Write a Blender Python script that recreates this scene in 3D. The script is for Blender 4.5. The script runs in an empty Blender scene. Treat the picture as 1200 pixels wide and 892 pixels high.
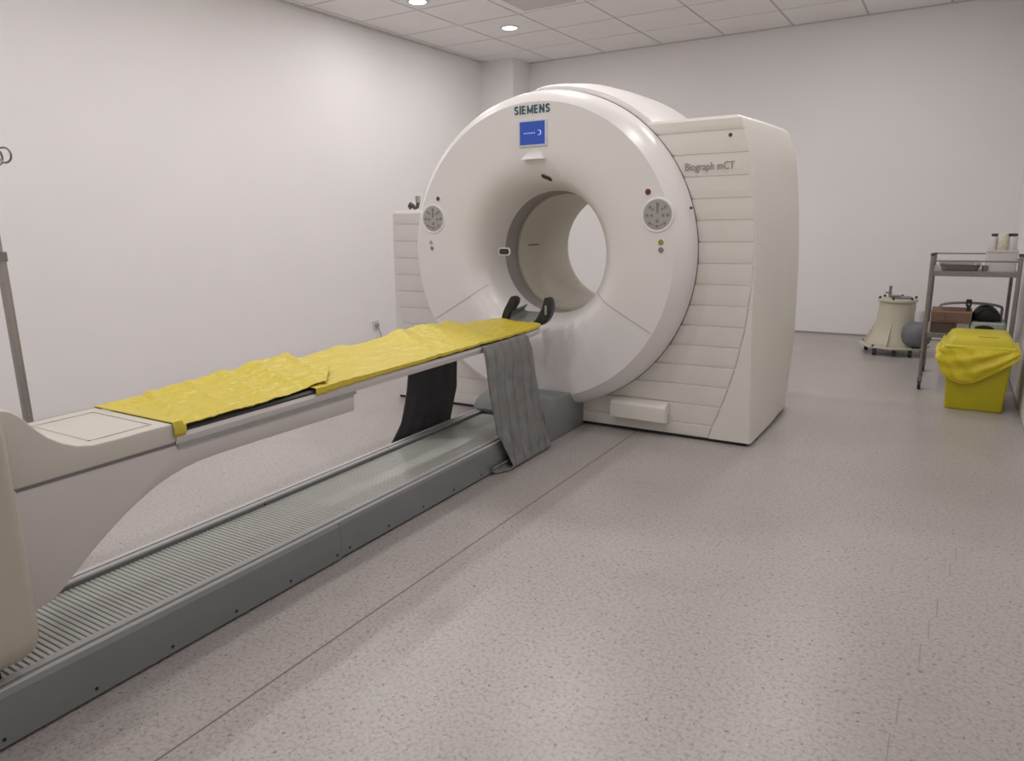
import bpy, bmesh, math, random
from mathutils import Vector, Matrix
random.seed(7)
S = bpy.context.scene
C = S.collection
PI = math.pi
sin, cos, R_ = math.sin, math.cos, math.radians

# ---------------------------------------------------------------- camera
cam_d = bpy.data.cameras.new('camera'); cam = bpy.data.objects.new('camera', cam_d); C.objects.link(cam)
right = Vector((0.8549, 0.5185, -0.0171)); down = Vector((0.1003, -0.1975, -0.9752)); fwd = Vector((-0.5090, 0.8320, -0.2209))
m = Matrix.Identity(4)
for i in range(3):
    m[i][0] = right[i]; m[i][1] = -down[i]; m[i][2] = -fwd[i]
m.translation = (0, 0, 1.45)
cam.matrix_world = m
cam_d.sensor_fit = 'HORIZONTAL'; cam_d.sensor_width = 36; cam_d.lens = 842.42 / 1200 * 36; cam_d.clip_start = 0.05
S.camera = cam
# ---------------------------------------------------------------- view and world
S.view_settings.view_transform = 'Standard'; S.view_settings.look = 'None'
S.view_settings.gamma = 1; S.view_settings.use_curve_mapping = False
S.view_settings.exposure = 0.5
w = bpy.data.worlds.new('world'); S.world = w; w.use_nodes = True
w.node_tree.nodes['Background'].inputs[0].default_value = (0.9, 0.87, 0.9, 1)
w.node_tree.nodes['Background'].inputs[1].default_value = 0.0
CEIL = 3.56; XL = -5.88; XR = 0.52; YB = 9.41; YF = -1.6
LAMPS = [(-4.58, 7.57), (-4.8, 6.18), (-4.2, 4.4), (-4.2, 2.6), (-4.2, 0.8),
         (-2.7, 5.2), (-2.7, 2.2), (-2.7, 0.4), (-1.0, 7.5), (-1.0, 5.8), (-1.0, 4.0), (-1.0, 2.2), (-1.0, 0.4), (-2.7, -1.0)]
LAMP_W = [9.8, 8.8, 9.6, 9.4, 9.5, 18, 7, 6.5, 7.5, 9, 7.5, 5.5, 4.5, 6]
LAMP_COL = (1.0, 0.965, 0.955)

# ---------------------------------------------------------------- materials
def mat(name, col, rough=0.5, metal=0.0, noise=0.0, nscale=8.0, bump=0.0, bscale=60.0, spec=0.5, emit=None, estr=0, coat=0.0):
    mt = bpy.data.materials.new(name); mt.use_nodes = True
    nt = mt.node_tree; b = nt.nodes['Principled BSDF']
    b.inputs['Base Color'].default_value = (*col, 1); b.inputs['Roughness'].default_value = rough
    b.inputs['Metallic'].default_value = metal; b.inputs['Specular IOR Level'].default_value = spec
    b.inputs['Coat Weight'].default_value = coat
    tc = nt.nodes.new('ShaderNodeTexCoord')
    if noise:
        n = nt.nodes.new('ShaderNodeTexNoise'); n.inputs['Scale'].default_value = nscale; n.inputs['Detail'].default_value = 4
        nt.links.new(tc.outputs['Object'], n.inputs['Vector'])
        r = nt.nodes.new('ShaderNodeMapRange'); r.inputs['From Min'].default_value = 0.3; r.inputs['From Max'].default_value = 0.7
        r.inputs['To Min'].default_value = 1 - noise; r.inputs['To Max'].default_value = 1 + noise
        nt.links.new(n.outputs['Fac'], r.inputs['Value'])
        v = nt.nodes.new('ShaderNodeVectorMath'); v.operation = 'SCALE'; v.inputs[0].default_value = col
        nt.links.new(r.outputs['Result'], v.inputs['Scale']); nt.links.new(v.outputs['Vector'], b.inputs['Base Color'])
    if bump:
        n2 = nt.nodes.new('ShaderNodeTexNoise'); n2.inputs['Scale'].default_value = bscale; n2.inputs['Detail'].default_value = 3
        nt.links.new(tc.outputs['Object'], n2.inputs['Vector'])
        bp = nt.nodes.new('ShaderNodeBump'); bp.inputs['Strength'].default_value = bump; bp.inputs['Distance'].default_value = 0.01
        nt.links.new(n2.outputs['Fac'], bp.inputs['Height']); nt.links.new(bp.outputs['Normal'], b.inputs['Normal'])
    if emit:
        b.inputs['Emission Color'].default_value = (*emit, 1); b.inputs['Emission Strength'].default_value = estr
    return mt

M = {}
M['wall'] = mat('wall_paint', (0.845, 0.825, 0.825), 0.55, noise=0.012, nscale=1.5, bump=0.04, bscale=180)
M['wall_far'] = mat('wall_paint_far', (0.87, 0.85, 0.845), 0.55, noise=0.012, nscale=1.5, bump=0.04, bscale=180)
M['trim'] = mat('skirting_vinyl', (0.36, 0.33, 0.33), 0.5, noise=0.03)
M['tgrid'] = mat('ceiling_grid', (0.62, 0.59, 0.58), 0.5, noise=0.02)
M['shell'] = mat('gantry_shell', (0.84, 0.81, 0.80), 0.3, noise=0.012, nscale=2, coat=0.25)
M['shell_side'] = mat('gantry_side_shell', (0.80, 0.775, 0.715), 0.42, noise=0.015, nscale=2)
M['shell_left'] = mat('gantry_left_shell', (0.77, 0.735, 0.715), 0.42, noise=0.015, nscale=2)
M['bore'] = mat('bore_liner', (0.66, 0.62, 0.53), 0.4, noise=0.015, nscale=3)
M['bore_ring'] = mat('bore_ring_grey', (0.36, 0.33, 0.325), 0.45, noise=0.03)
M['cover'] = mat('table_cover', (0.60, 0.575, 0.515), 0.4, noise=0.015, nscale=3)
M['arm'] = mat('table_arm', (0.60, 0.56, 0.545), 0.45, noise=0.015, nscale=3)
M['ped'] = mat('pedestal_plastic', (0.50, 0.46, 0.39), 0.45, noise=0.015, nscale=3)
M['seam'] = mat('seam_dark', (0.22, 0.20, 0.20), 0.6, noise=0.05)
M['seam_l'] = mat('seam_light', (0.36, 0.33, 0.32), 0.6, noise=0.05)
M['black'] = mat('black_gap', (0.02, 0.018, 0.02), 0.6, noise=0.1)
M['rail'] = mat('rail_grey', (0.215, 0.228, 0.232), 0.42, noise=0.04, nscale=5)
M['rail_lip'] = mat('rail_lip_grey', (0.56, 0.56, 0.56), 0.35, metal=0.0, noise=0.03)
M['bellow'] = mat('rail_cover_grey', (0.60, 0.62, 0.58), 0.22, metal=0.15, noise=0.02)
M['block'] = mat('block_grey', (0.23, 0.245, 0.25), 0.4, noise=0.03)
M['rim'] = mat('pallet_rim', (0.72, 0.68, 0.67), 0.35, noise=0.03)
M['mattress'] = mat('mattress_black', (0.035, 0.034, 0.038), 0.5, noise=0.1)
M['steel'] = mat('brushed_steel', (0.42, 0.39, 0.38), 0.38, metal=0.75, noise=0.04, nscale=30)
M['steel_d'] = mat('dull_steel', (0.26, 0.235, 0.235), 0.42, metal=0.5, noise=0.05, nscale=30)
M['rubber'] = mat('black_rubber', (0.02, 0.02, 0.024), 0.55, noise=0.1)
M['foam'] = mat('black_foam', (0.018, 0.019, 0.025), 0.42, noise=0.1, nscale=20)
M['grey_pl'] = mat('grey_plastic', (0.32, 0.33, 0.33), 0.45, noise=0.03)
M['strap'] = mat('strap_fabric', (0.235, 0.242, 0.238), 0.85, noise=0.16, nscale=14, bump=0.5, bscale=90)
def strap_stitch(mt):
    nt = mt.node_tree; b = nt.nodes['Principled BSDF']; L = nt.links.new; tc = nt.nodes['Texture Coordinate']
    src = b.inputs['Base Color'].links[0].from_socket
    wv = nt.nodes.new('ShaderNodeTexWave'); wv.bands_direction = 'Y'; wv.inputs['Scale'].default_value = 3.35; wv.inputs['Distortion'].default_value = 2.5; wv.inputs['Detail Scale'].default_value = 1.5
    wv.inputs['Phase Offset'].default_value = 1.0
    L(tc.outputs['Object'], wv.inputs['Vector'])
    r = nt.nodes.new('ShaderNodeMapRange'); r.inputs['From Min'].default_value = 0.0; r.inputs['From Max'].default_value = 0.22; r.inputs['To Min'].default_value = 0.78; r.inputs['To Max'].default_value = 1.0
    L(wv.outputs['Fac'], r.inputs['Value'])
    v = nt.nodes.new('ShaderNodeVectorMath'); v.operation = 'SCALE'; L(src, v.inputs[0]); L(r.outputs[0], v.inputs['Scale'])
    n = nt.nodes.new('ShaderNodeTexNoise'); n.inputs['Scale'].default_value = 7; L(tc.outputs['Object'], n.inputs['Vector'])
    r2 = nt.nodes.new('ShaderNodeMapRange'); r2.inputs['From Min'].default_value = .5; r2.inputs['From Max'].default_value = .7; r2.inputs['To Max'].default_value = .5; L(n.outputs['Fac'], r2.inputs['Value'])
    mx = nt.nodes.new('ShaderNodeMix'); mx.data_type = 'RGBA'; L(r2.outputs[0], mx.inputs['Factor']); L(v.outputs[0], mx.inputs['A']); mx.inputs['B'].default_value = (.24, .195, .185, 1)
    L(mx.outputs['Result'], b.inputs['Base Color'])
strap_stitch(M['strap'])
M['strap_shade'] = mat('strap_fabric_shaded', (0.085, 0.086, 0.09), 0.85, noise=0.12, nscale=14, bump=0.4, bscale=90)  # darker copy of the strap fabric, shade of the far side in its colour
M['teal'] = mat('teal_letters', (0.02, 0.115, 0.15), 0.5, noise=0.02)
M['grey_let'] = mat('grey_letters', (0.30, 0.275, 0.265), 0.5, noise=0.02)
M['screen'] = mat('blue_screen', (0.02, 0.05, 0.25), 0.3, noise=0.05, nscale=4, emit=(0.03, 0.075, 0.34), estr=0.36)
M['screen_mark'] = mat('screen_mark', (0.3, 0.45, 0.9), 0.3, noise=0.02, emit=(0.30, 0.5, 1.0), estr=0.5)
M['screen_text'] = mat('screen_text', (0.3, 0.3, 0.7), 0.3, noise=0.02, emit=(0.22, 0.25, 0.75), estr=0.6)
M['frame'] = mat('screen_frame', (0.68, 0.72, 0.78), 0.35, noise=0.01)
M['key'] = mat('keypad_grey', (0.42, 0.405, 0.40), 0.4, noise=0.03)
M['keyb'] = mat('keypad_button', (0.25, 0.24, 0.235), 0.4, noise=0.03)
M['bezel'] = mat('keypad_bezel', (0.86, 0.83, 0.81), 0.25, noise=0.01)
M['red'] = mat('red_button', (0.16, 0.035, 0.04), 0.35, noise=0.03)
M['green'] = mat('green_lamp', (0.30, 0.33, 0.05), 0.35, noise=0.03)
M['glass_d'] = mat('dark_lens', (0.05, 0.045, 0.045), 0.25, noise=0.03)
M['bin'] = mat('bin_yellow', (0.52, 0.46, 0.006), 0.42, noise=0.04, nscale=6)
M['binlid'] = mat('bin_lid_yellow', (0.60, 0.52, 0.03), 0.4, noise=0.04, nscale=6)
M['drum'] = mat('drum_cream', (0.56, 0.53, 0.42), 0.42, noise=0.03, nscale=6)
M['card'] = mat('cardboard', (0.22, 0.13, 0.095), 0.8, noise=0.07, nscale=20)
M['card_d'] = mat('cardboard_dark', (0.115, 0.082, 0.06), 0.8, noise=0.07, nscale=20)
M['white'] = mat('white_plastic', (0.62, 0.59, 0.585), 0.4, noise=0.02)
M['cotton'] = mat('cotton', (0.62, 0.58, 0.47), 0.95, noise=0.08, nscale=40, bump=0.8, bscale=60)
M['greygreen'] = mat('pale_plastic', (0.42, 0.47, 0.45), 0.4, noise=0.02)
M['ball'] = mat('grey_vinyl', (0.17, 0.175, 0.19), 0.5, noise=0.05)
M['lamp'] = mat('lamp_glow', (1, 1, 1), 0.5, noise=0.005, emit=(1, 0.98, 0.97), estr=6)
M['lamp_rim'] = mat('lamp_rim', (0.7, 0.68, 0.67), 0.4, noise=0.01)
M['red_lab'] = mat('label_print', (0.35, 0.22, 0.03), 0.6, noise=0.1)

def sheet_mat():
    mt = mat('yellow_film', (0.64, 0.515, 0.045), 0.38)
    nt = mt.node_tree; b = nt.nodes['Principled BSDF']; tc = nt.nodes['Texture Coordinate']
    b.inputs['Transmission Weight'].default_value = 0.0
    b.inputs['Subsurface Weight'].default_value = 0.0
    mp = nt.nodes.new('ShaderNodeMapping'); mp.inputs['Scale'].default_value = (1.6, 0.7, 1)
    nt.links.new(tc.outputs['Object'], mp.inputs['Vector'])
    h = None
    for sc, st, dt in ((9, 1.0, 1.2), (28, 0.5, 2.0)):
        n = nt.nodes.new('ShaderNodeTexNoise'); n.noise_type = 'RIDGED_MULTIFRACTAL'; n.inputs['Scale'].default_value = sc
        n.inputs['Detail'].default_value = 3; n.inputs['Distortion'].default_value = dt * 0.4
        nt.links.new(mp.outputs['Vector'], n.inputs['Vector'])
        mu = nt.nodes.new('ShaderNodeMath'); mu.operation = 'MULTIPLY'; mu.inputs[1].default_value = st
        nt.links.new(n.outputs['Fac'], mu.inputs[0])
        if h is None: h = mu.outputs[0]
        else:
            a = nt.nodes.new('ShaderNodeMath'); nt.links.new(h, a.inputs[0]); nt.links.new(mu.outputs[0], a.inputs[1]); h = a.outputs[0]
    bp = nt.nodes.new('ShaderNodeBump'); bp.inputs['Strength'].default_value = 0.7; bp.inputs['Distance'].default_value = 0.008
    nt.links.new(h, bp.inputs['Height']); nt.links.new(bp.outputs['Normal'], b.inputs['Normal'])
    return mt
M['film'] = sheet_mat()
M['bag'] = M['film'].copy(); M['bag'].name = 'yellow_bag'
M['bag'].node_tree.nodes['Principled BSDF'].inputs['Base Color'].default_value = (0.68, 0.56, 0.015, 1)

def floor_mat():
    mt = bpy.data.materials.new('speckled_vinyl'); mt.use_nodes = True
    nt = mt.node_tree; b = nt.nodes['Principled BSDF']; L = nt.links.new
    geo = nt.nodes.new('ShaderNodeTexCoord')
    base = nt.nodes.new('ShaderNodeRGB'); base.outputs[0].default_value = (0.465, 0.435, 0.422, 1)
    cur = base.outputs[0]
    def layer(cur, scale, lo, hi, col, seed, amount):
        mp = nt.nodes.new('ShaderNodeMapping'); mp.inputs['Location'].default_value = (seed, seed * 2, 0)
        L(geo.outputs['Object'], mp.inputs['Vector'])
        n = nt.nodes.new('ShaderNodeTexNoise'); n.inputs['Scale'].default_value = scale; n.inputs['Detail'].default_value = 2
        L(mp.outputs[0], n.inputs['Vector'])
        r = nt.nodes.new('ShaderNodeMapRange'); r.inputs['From Min'].default_value = lo; r.inputs['From Max'].default_value = hi
        r.inputs['To Max'].default_value = amount; r.clamp = True
        L(n.outputs['Fac'], r.inputs['Value'])
        mx = nt.nodes.new('ShaderNodeMix'); mx.data_type = 'RGBA'
        L(r.outputs['Result'], mx.inputs['Factor']); L(cur, mx.inputs['A']); mx.inputs['B'].default_value = (*col, 1)
        return mx.outputs['Result']
    cur = layer(cur, 0.9, 0.35, 0.75, (0.37, 0.325, 0.31), 3, 0.5)
    cur = layer(cur, 70, 0.46, 0.72, (0.25, 0.22, 0.215), 0, 0.65)
    cur = layer(cur, 60, 0.635, 0.71, (0.12, 0.095, 0.095), 9, 0.75)
    cur = layer(cur, 110, 0.60, 0.74, (0.66, 0.61, 0.60), 21, 0.6)
    cur = layer(cur, 3.2, 0.60, 0.80, (0.30, 0.26, 0.24), 33, 0.35)
    L(cur, b.inputs['Base Color'])
    rn = nt.nodes.new('ShaderNodeTexNoise'); rn.inputs['Scale'].default_value = 2.2; L(geo.outputs['Object'], rn.inputs['Vector'])
    rr = nt.nodes.new('ShaderNodeMapRange'); rr.inputs['To Min'].default_value = 0.27; rr.inputs['To Max'].default_value = 0.42
    L(rn.outputs['Fac'], rr.inputs['Value']); L(rr.outputs['Result'], b.inputs['Roughness'])
    b.inputs['Specular IOR Level'].default_value = 0.75
    return mt
M['floor'] = floor_mat()

def ceiling_mat():
    mt = mat('ceiling_tile', (0.90, 0.875, 0.865), 0.85, noise=0.02, nscale=3, bump=0.15, bscale=90)
    return mt
M['tile'] = ceiling_mat()

# ---------------------------------------------------------------- mesh helpers
def new_obj(name, bm, material, parent=None, smooth=0.0, bevel=0.0, bseg=2, mats=None):
    bmesh.ops.recalc_face_normals(bm, faces=bm.faces)
    if bevel:
        es = [e for e in bm.edges if len(e.link_faces) == 2 and e.calc_face_angle(0) > 0.5]
        bmesh.ops.bevel(bm, geom=es, offset=bevel, segments=bseg, affect='EDGES', profile=0.5, clamp_overlap=True)
    me = bpy.data.meshes.new(name); bm.to_mesh(me); bm.free()
    for mm in (mats or [material]): me.materials.append(mm)
    if smooth:
        me.polygons.foreach_set('use_smooth', [True] * len(me.polygons)); me.set_sharp_from_angle(angle=smooth)
    o = bpy.data.objects.new(name, me); C.objects.link(o)
    if parent is not None:
        o.parent = parent
        o.matrix_parent_inverse = Matrix.Translation(parent_world(parent)).inverted()
    return o
def parent_world(p):
    v = Vector((0, 0, 0)); q = p
    while q is not None:
        v += q.location
        if q.parent: v += q.matrix_parent_inverse.translation
        q = q.parent
    return v
def thing(name, label, cat, loc=(0, 0, 0), group=None):
    o = bpy.data.objects.new(name, None); C.objects.link(o); o.location = loc; o.empty_display_size = 0.1
    return tag(o, label, cat, group)
def tag(o, label, cat, group=None):
    o['label'] = label; o['category'] = cat
    if group: o['group'] = group
    return o
def struct(o): o['kind'] = 'structure'; return o
def B(): return bmesh.new()
def box(bm, x0, x1, y0, y1, z0, z1):
    v = [bm.verts.new(p) for p in ((x0, y0, z0), (x1, y0, z0), (x1, y1, z0), (x0, y1, z0), (x0, y0, z1), (x1, y0, z1), (x1, y1, z1), (x0, y1, z1))]
    for f in ((0, 3, 2, 1), (4, 5, 6, 7), (0, 1, 5, 4), (1, 2, 6, 5), (2, 3, 7, 6), (3, 0, 4, 7)): bm.faces.new([v[i] for i in f])
    return bm
def loft(bm, loops, closed=True, caps=True, wrap=False):
    vs = [[bm.verts.new(p) for p in l] for l in loops]
    n = len(vs[0]); rng = range(len(vs)) if wrap else range(len(vs) - 1)
    for i in rng:
        a, b = vs[i], vs[(i + 1) % len(vs)]
        for j in range(n if closed else n - 1):
            k = (j + 1) % n
            try: bm.faces.new((a[j], a[k], b[k], b[j]))
            except ValueError: pass
    if caps and closed and not wrap:
        bm.faces.new(list(reversed(vs[0]))); bm.faces.new(vs[-1])
    return bm
def prism_x(bm, prof, x0, x1):          # prof: (y,z)
    return loft(bm, [[(x0, y, z) for y, z in prof], [(x1, y, z) for y, z in prof]])
def prism_y(bm, prof, y0, y1):          # prof: (x,z)
    return loft(bm, [[(x, y0, z) for x, z in prof], [(x, y1, z) for x, z in prof]])
def prism_z(bm, prof, z0, z1):
    return loft(bm, [[(x, y, z0) for x, y in prof], [(x, y, z1) for x, y in prof]])
def tube(bm, pts, r, seg=12, caps=True):
    pts = [Vector(p) for p in pts]; rs = r if isinstance(r, (list, tuple)) else [r] * len(pts)
    loops = []; up = None
    for i, p in enumerate(pts):
        t = (pts[min(i + 1, len(pts) - 1)] - pts[max(i - 1, 0)]).normalized()
        if up is None:
            up = Vector((0, 0, 1)) if abs(t.z) < 0.9 else Vector((1, 0, 0))
        a = t.cross(up).normalized(); b = a.cross(t).normalized(); up = b
        loops.append([p + rs[i] * (cos(2 * PI * k / seg) * a + sin(2 * PI * k / seg) * b) for k in range(seg)])
    return loft(bm, loops, caps=caps)
def lathe(bm, prof, center, axis='z', seg=48, a0=0.0, a1=2 * PI, closed_prof=False):
    full = abs(a1 - a0 - 2 * PI) < 1e-6
    n = seg if full else seg + 1
    loops = []
    cx, cy, cz = center
    for k in range(n):
        a = a0 + (a1 - a0) * k / seg
        if axis == 'z': loops.append([(cx + r * cos(a), cy + r * sin(a), cz + h) for r, h in prof])
        elif axis == 'y': loops.append([(cx + r * cos(a), cy + h, cz + r * sin(a)) for r, h in prof])
        else: loops.append([(cx + h, cy + r * cos(a), cz + r * sin(a)) for r, h in prof])
    loft(bm, loops, closed=closed_prof, caps=(not full and closed_prof), wrap=full)
    bmesh.ops.remove_doubles(bm, verts=bm.verts, dist=1e-6)
    return bm
def disc_y(bm, x, y, z, r, t, seg=24, bev=0.0, rx=1.0):       # disc facing -y, front at y
    b = bev or t * 0.3
    lathe(bm, [(0, t), (r, t), (r, b), (r - b, 0), (0, 0)], (x, y, z), 'y', seg)
    return bm
def grid_sheet(name, fn, nu, nv, material, parent=None, thick=0.004, smooth=1.2, closedv=False):
    bm = B()
    P = [[Vector(fn(i / nu, j / nv)) for j in range(nv + 1)] for i in range(nu + 1)]
    V = [[bm.verts.new(p) for p in row] for row in P]
    for i in range(nu):
        for j in range(nv): bm.faces.new((V[i][j], V[i + 1][j], V[i + 1][j + 1], V[i][j + 1]))
    bm.normal_update()
    o = new_obj(name, bm, material, parent, smooth=smooth)
    md = o.modifiers.new('thickness', 'SOLIDIFY'); md.thickness = thick; md.offset = 0
    return o
def text_obj(name, body, size, loc, material, parent, bold=0.0, depth=0.002, sx=1.0, align='CENTER', shear=0, spacing=1.0):
    cu = bpy.data.curves.new(name, 'FONT'); cu.body = body; cu.size = size; cu.extrude = depth / 2; cu.offset = bold
    cu.align_x = align; cu.align_y = 'CENTER'; cu.space_character = spacing; cu.resolution_u = 4; cu.shear = shear
    t = bpy.data.objects.new(name + '_curve', cu); C.objects.link(t)
    dg = bpy.context.evaluated_depsgraph_get(); dg.update()
    me = bpy.data.meshes.new_from_object(t.evaluated_get(dg)); me.name = name
    bpy.data.objects.remove(t); bpy.data.curves.remove(cu)
    for v in me.vertices:
        x, y, z = v.co; v.co = (loc[0] + x * sx, loc[1] - z, loc[2] + y)
    me.materials.clear(); me.materials.append(material)
    o = bpy.data.objects.new(name, me); C.objects.link(o); o.parent = parent
    if parent is not None: o.matrix_parent_inverse = Matrix.Translation(parent_world(parent)).inverted()
    return o
def lerp_tab(tab, x):
    if x <= tab[0][0]: return tab[0][1]
    for (a, b), (c, d) in zip(tab, tab[1:]):
        if x <= c: return b + (d - b) * (x - a) / (c - a)
    return tab[-1][1]
def hsh(a, b=0.0): return (sin(a * 12.9898 + b * 78.233) * 43758.5453) % 1.0
from mathutils import noise as mnoise
def nz(x, y, z=0.0): return mnoise.noise(Vector((x, y, z)))

# ================================================================ ROOM
struct(new_obj('floor', box(B(), XL - .1, XR + .1, YF - .1, YB + .1, -0.1, 0), M['floor']))
struct(new_obj('wall_left', box(B(), XL - .1, XL, YF - .1, YB + .1, 0, CEIL + .1), M['wall']))
struct(new_obj('wall_back', box(B(), XL, XR, YB, YB + .1, 0, CEIL + .1), M['wall_far']))
struct(new_obj('wall_right', box(B(), XR, XR + .1, YF - .1, YB + .1, 0, CEIL + .1), M['wall_far']))
struct(new_obj('wall_front', box(B(), XL, XR, YF - .1, YF, 0, CEIL + .1), M['wall']))
struct(new_obj('wall_column', box(B(), XL, -5.375, 8.95, YB, 0, CEIL), M['wall_far']))
# suspended ceiling: panels with bevelled edges hung in a grid, one slab of pattern
bm = B()
DX, DY = 0.786, 0.74
xs = [-5.786 + DX * k for k in range(-1, 10)]; ys = [7.17 + DY * k for k in range(-13, 5)]
g = 0.012
box(bm, XL, XR, YF, YB, CEIL + 0.012, CEIL + 0.06)
for i in range(len(xs) - 1):
    for j in range(len(ys) - 1):
        x0, x1 = max(xs[i] + g, XL + .03), min(xs[i + 1] - g, XR - .03)
        y0, y1 = max(ys[j] + g, YF + .03), min(ys[j + 1] - g, YB - .03)
        if x1 - x0 < 0.03 or y1 - y0 < 0.03: continue
        box(bm, x0, x1, y0, y1, CEIL, CEIL + 0.012)
struct(new_obj('ceiling', bm, M['tile']))
bm = B()
for x in xs:
    if XL + .03 < x < XR - .03: box(bm, x - g * .8, x + g * .8, YF, YB, CEIL + 0.005, CEIL + 0.012)
for y in ys:
    if YF < y < YB - .03: box(bm, XL, XR, y - g * .6, y + g * .6, CEIL + 0.004, CEIL + 0.0115)
box(bm, XL, XL + .03, YF, YB, CEIL - 0.014, CEIL + .01); box(bm, XL + .03, XR, YB - .03, YB, CEIL - .008, CEIL + .01)
struct(new_obj('trim_1', bm, M['tgrid']))
for nm, a in (('baseboard_back', (-5.375, XR, YB - .008, YB, 0, 0.022)),
              ('baseboard_right', (XR - .012, XR, YF, YB - .012, 0, 0.006)), ):
    struct(new_obj(nm, box(B(), *a), M['trim']))
# floor weld seams
for k, (x, y0, y1) in enumerate(((-1.75, YF, 4.7),)):
    struct(new_obj('trim_%d' % (k + 2), box(B(), x - .0035, x + .0035, y0, y1, -0.001, 0.0006), mat('weld_seam', (0.21, 0.18, 0.175), 0.5, noise=0.05)))
bm = B(); pv = None
for k in range(10):
    x = -0.05 + 0.02 * k + 0.01 * hsh(k); y = 1.75 + 0.18 * k
    if k in (3, 7): continue
    box(bm, x - .0016, x + .0016, y, y + .13, -0.001, 0.0004)
struct(new_obj('trim_3', bm, mat('floor_scuff', (0.31, 0.28, 0.27), 0.6, noise=0.1)))

# ceiling cassette at the far side
t = thing('ceiling_vent', 'flat grey air vent panel set in the ceiling right of the lit lamp', 'vent', (-3.75, 6.9, CEIL))
new_obj('vent_frame', box(B(), -4.13, -3.40, 6.52, 7.08, CEIL - .018, CEIL + .004), M['tile'], t, bevel=.006)
new_obj('vent_plate', box(B(), -4.06, -3.47, 6.58, 7.02, CEIL - .026, CEIL - .018), M['tgrid'], t, bevel=.002)

# lamps: two real ones first, the rest added out of view for brightness
for i, (x, y) in enumerate(LAMPS):
    lab = {0: 'round recessed ceiling lamp, fully visible, above the scanner top', 1: 'round recessed ceiling lamp cut by the top edge of the picture'}.get(i, 'unseen ceiling lamp outside the picture, added to brighten the room')
    t = thing('ceiling_lamp', lab, 'ceiling lamp', (x, y, CEIL), 'round recessed ceiling lamps')
    bm = B(); lathe(bm, [(.085, 0.002), (.085, -.012), (.108, -.010), (.112, 0.001)], (x, y, CEIL), 'z', 40, closed_prof=True)
    new_obj('lamp_rim', bm, M['lamp_rim'], t, smooth=.6)
    bm = B(); lathe(bm, [(0, -.010), (.07, -.009), (.085, -.005), (.085, -.001), (0, -.001)], (x, y, CEIL), 'z', 40)
    new_obj('lamp_disc', bm, M['lamp'], t, smooth=.6)
    ld = bpy.data.lights.new('lamp_light', 'AREA'); ld.shape = 'DISK'; ld.size = 0.16; ld.energy = LAMP_W[i]; ld.color = LAMP_COL
    lo = bpy.data.objects.new('lamp_light', ld); C.objects.link(lo); lo.location = (x, y, CEIL - 0.02)
    lo.parent = t; lo.matrix_parent_inverse = Matrix.Translation(t.location).inverted()

# ================================================================ SCANNER GANTRY
Y0 = 4.49; CX, CZ = -2.435, 1.20
G = thing('scanner_gantry', 'large white ring-shaped scanner gantry with an open bore and slatted side cabinets', 'medical scanner', (CX, Y0, 0))
# front ring with funnel (lathe around y)
prof = [(1.00, Y0 + .02), (1.052, Y0 + .02), (1.056, Y0), (1.066, Y0 - .006), (1.066, Y0 - .05), (1.062, Y0 - .085), (1.053, Y0 - .115), (1.039, Y0 - .142), (1.020, Y0 - .166), (.999, Y0 - .187),
        (.980, Y0 - .205), (.90, Y0 - .205), (.80, Y0 - .205), (.70, Y0 - .205), (.64, Y0 - .202), (.595, Y0 - .192), (.55, Y0 - .168),
        (.51, Y0 - .130), (.48, Y0 - .08), (.456, Y0 - .015), (.440, Y0 + .06), (.432, Y0 + .12), (.43, Y0 + .13), (.44, Y0 + .13), (.50, Y0 + .02)]
def ring_y(r):
    pts = [(a, b) for a, b in prof[2:23]]
    for (r0, y0), (r1, y1) in zip(pts, pts[1:]):
        if r1 <= r <= r0: return y0 + (y1 - y0) * (r0 - r) / (r0 - r1 + 1e-9)
    return Y0
bm = B(); lathe(bm, prof, (CX, 0, CZ), 'y', 128, closed_prof=True)
new_obj('front_cover', bm, M['shell'], G, smooth=.55)
bm = B(); lathe(bm, [(1.045, Y0 - .001), (1.070, Y0 - .001), (1.071, Y0 + .004), (1.045, Y0 + .004)], (CX, 0, CZ), 'y', 96, closed_prof=True)
new_obj('rim_shadow_gap', bm, M['seam'], G, smooth=.6)  # dark ring drawn as the shade in the gap behind the rim
# cover seams
for name, ang in (('cover_seam', -29.5), ('cover_seam', -150.5)):
    a = R_(ang); rad = []
    for k in range(25):
        r = .985 - (.985 - .49) * k / 24
        da = (max(0, .66 - r) ** 2) * (1.6 if ang < -90 else -.5)
        rad.append((r, a - da))
    L0, L1 = [], []
    loops = []
    for r, aa in rad:
        n = Vector((-sin(aa), 0, cos(aa))); p = Vector((CX + r * cos(aa), ring_y(r), CZ + r * sin(aa)))
        hw = 0.0016; up = Vector((0, -1, 0)) if r < 1.0 else Vector((cos(aa), -.6, sin(aa)))
        loops.append([p - n * hw + up * .0022, p + n * hw + up * .0022, p + n * hw - up * .004, p - n * hw - up * .004])
    new_obj(name, loft(B(), loops), M['seam_l'], G)
# grey neck ring and tunnel, open right through
bm = B(); lathe(bm, [(.43, Y0 + .13), (.428, Y0 + .30), (.50, Y0 + .30), (.50, Y0 + .13)], (CX, 0, CZ), 'y', 96, closed_prof=True)
new_obj('bore_ring', bm, M['bore_ring'], G, smooth=.6)
bm = B(); lathe(bm, [(.411, Y0 + .30), (.411, Y0 + .62), (.415, Y0 + .624), (.415, Y0 + 1.10), (.42, Y0 + 1.14), (.45, Y0 + 1.155), (.55, Y0 + 1.155), (.55, Y0 + .305), (.42, Y0 + .305)], (CX, 0, CZ), 'y', 96, closed_prof=True)
new_obj('bore_tunnel', bm, M['bore'], G, smooth=.6)
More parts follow.
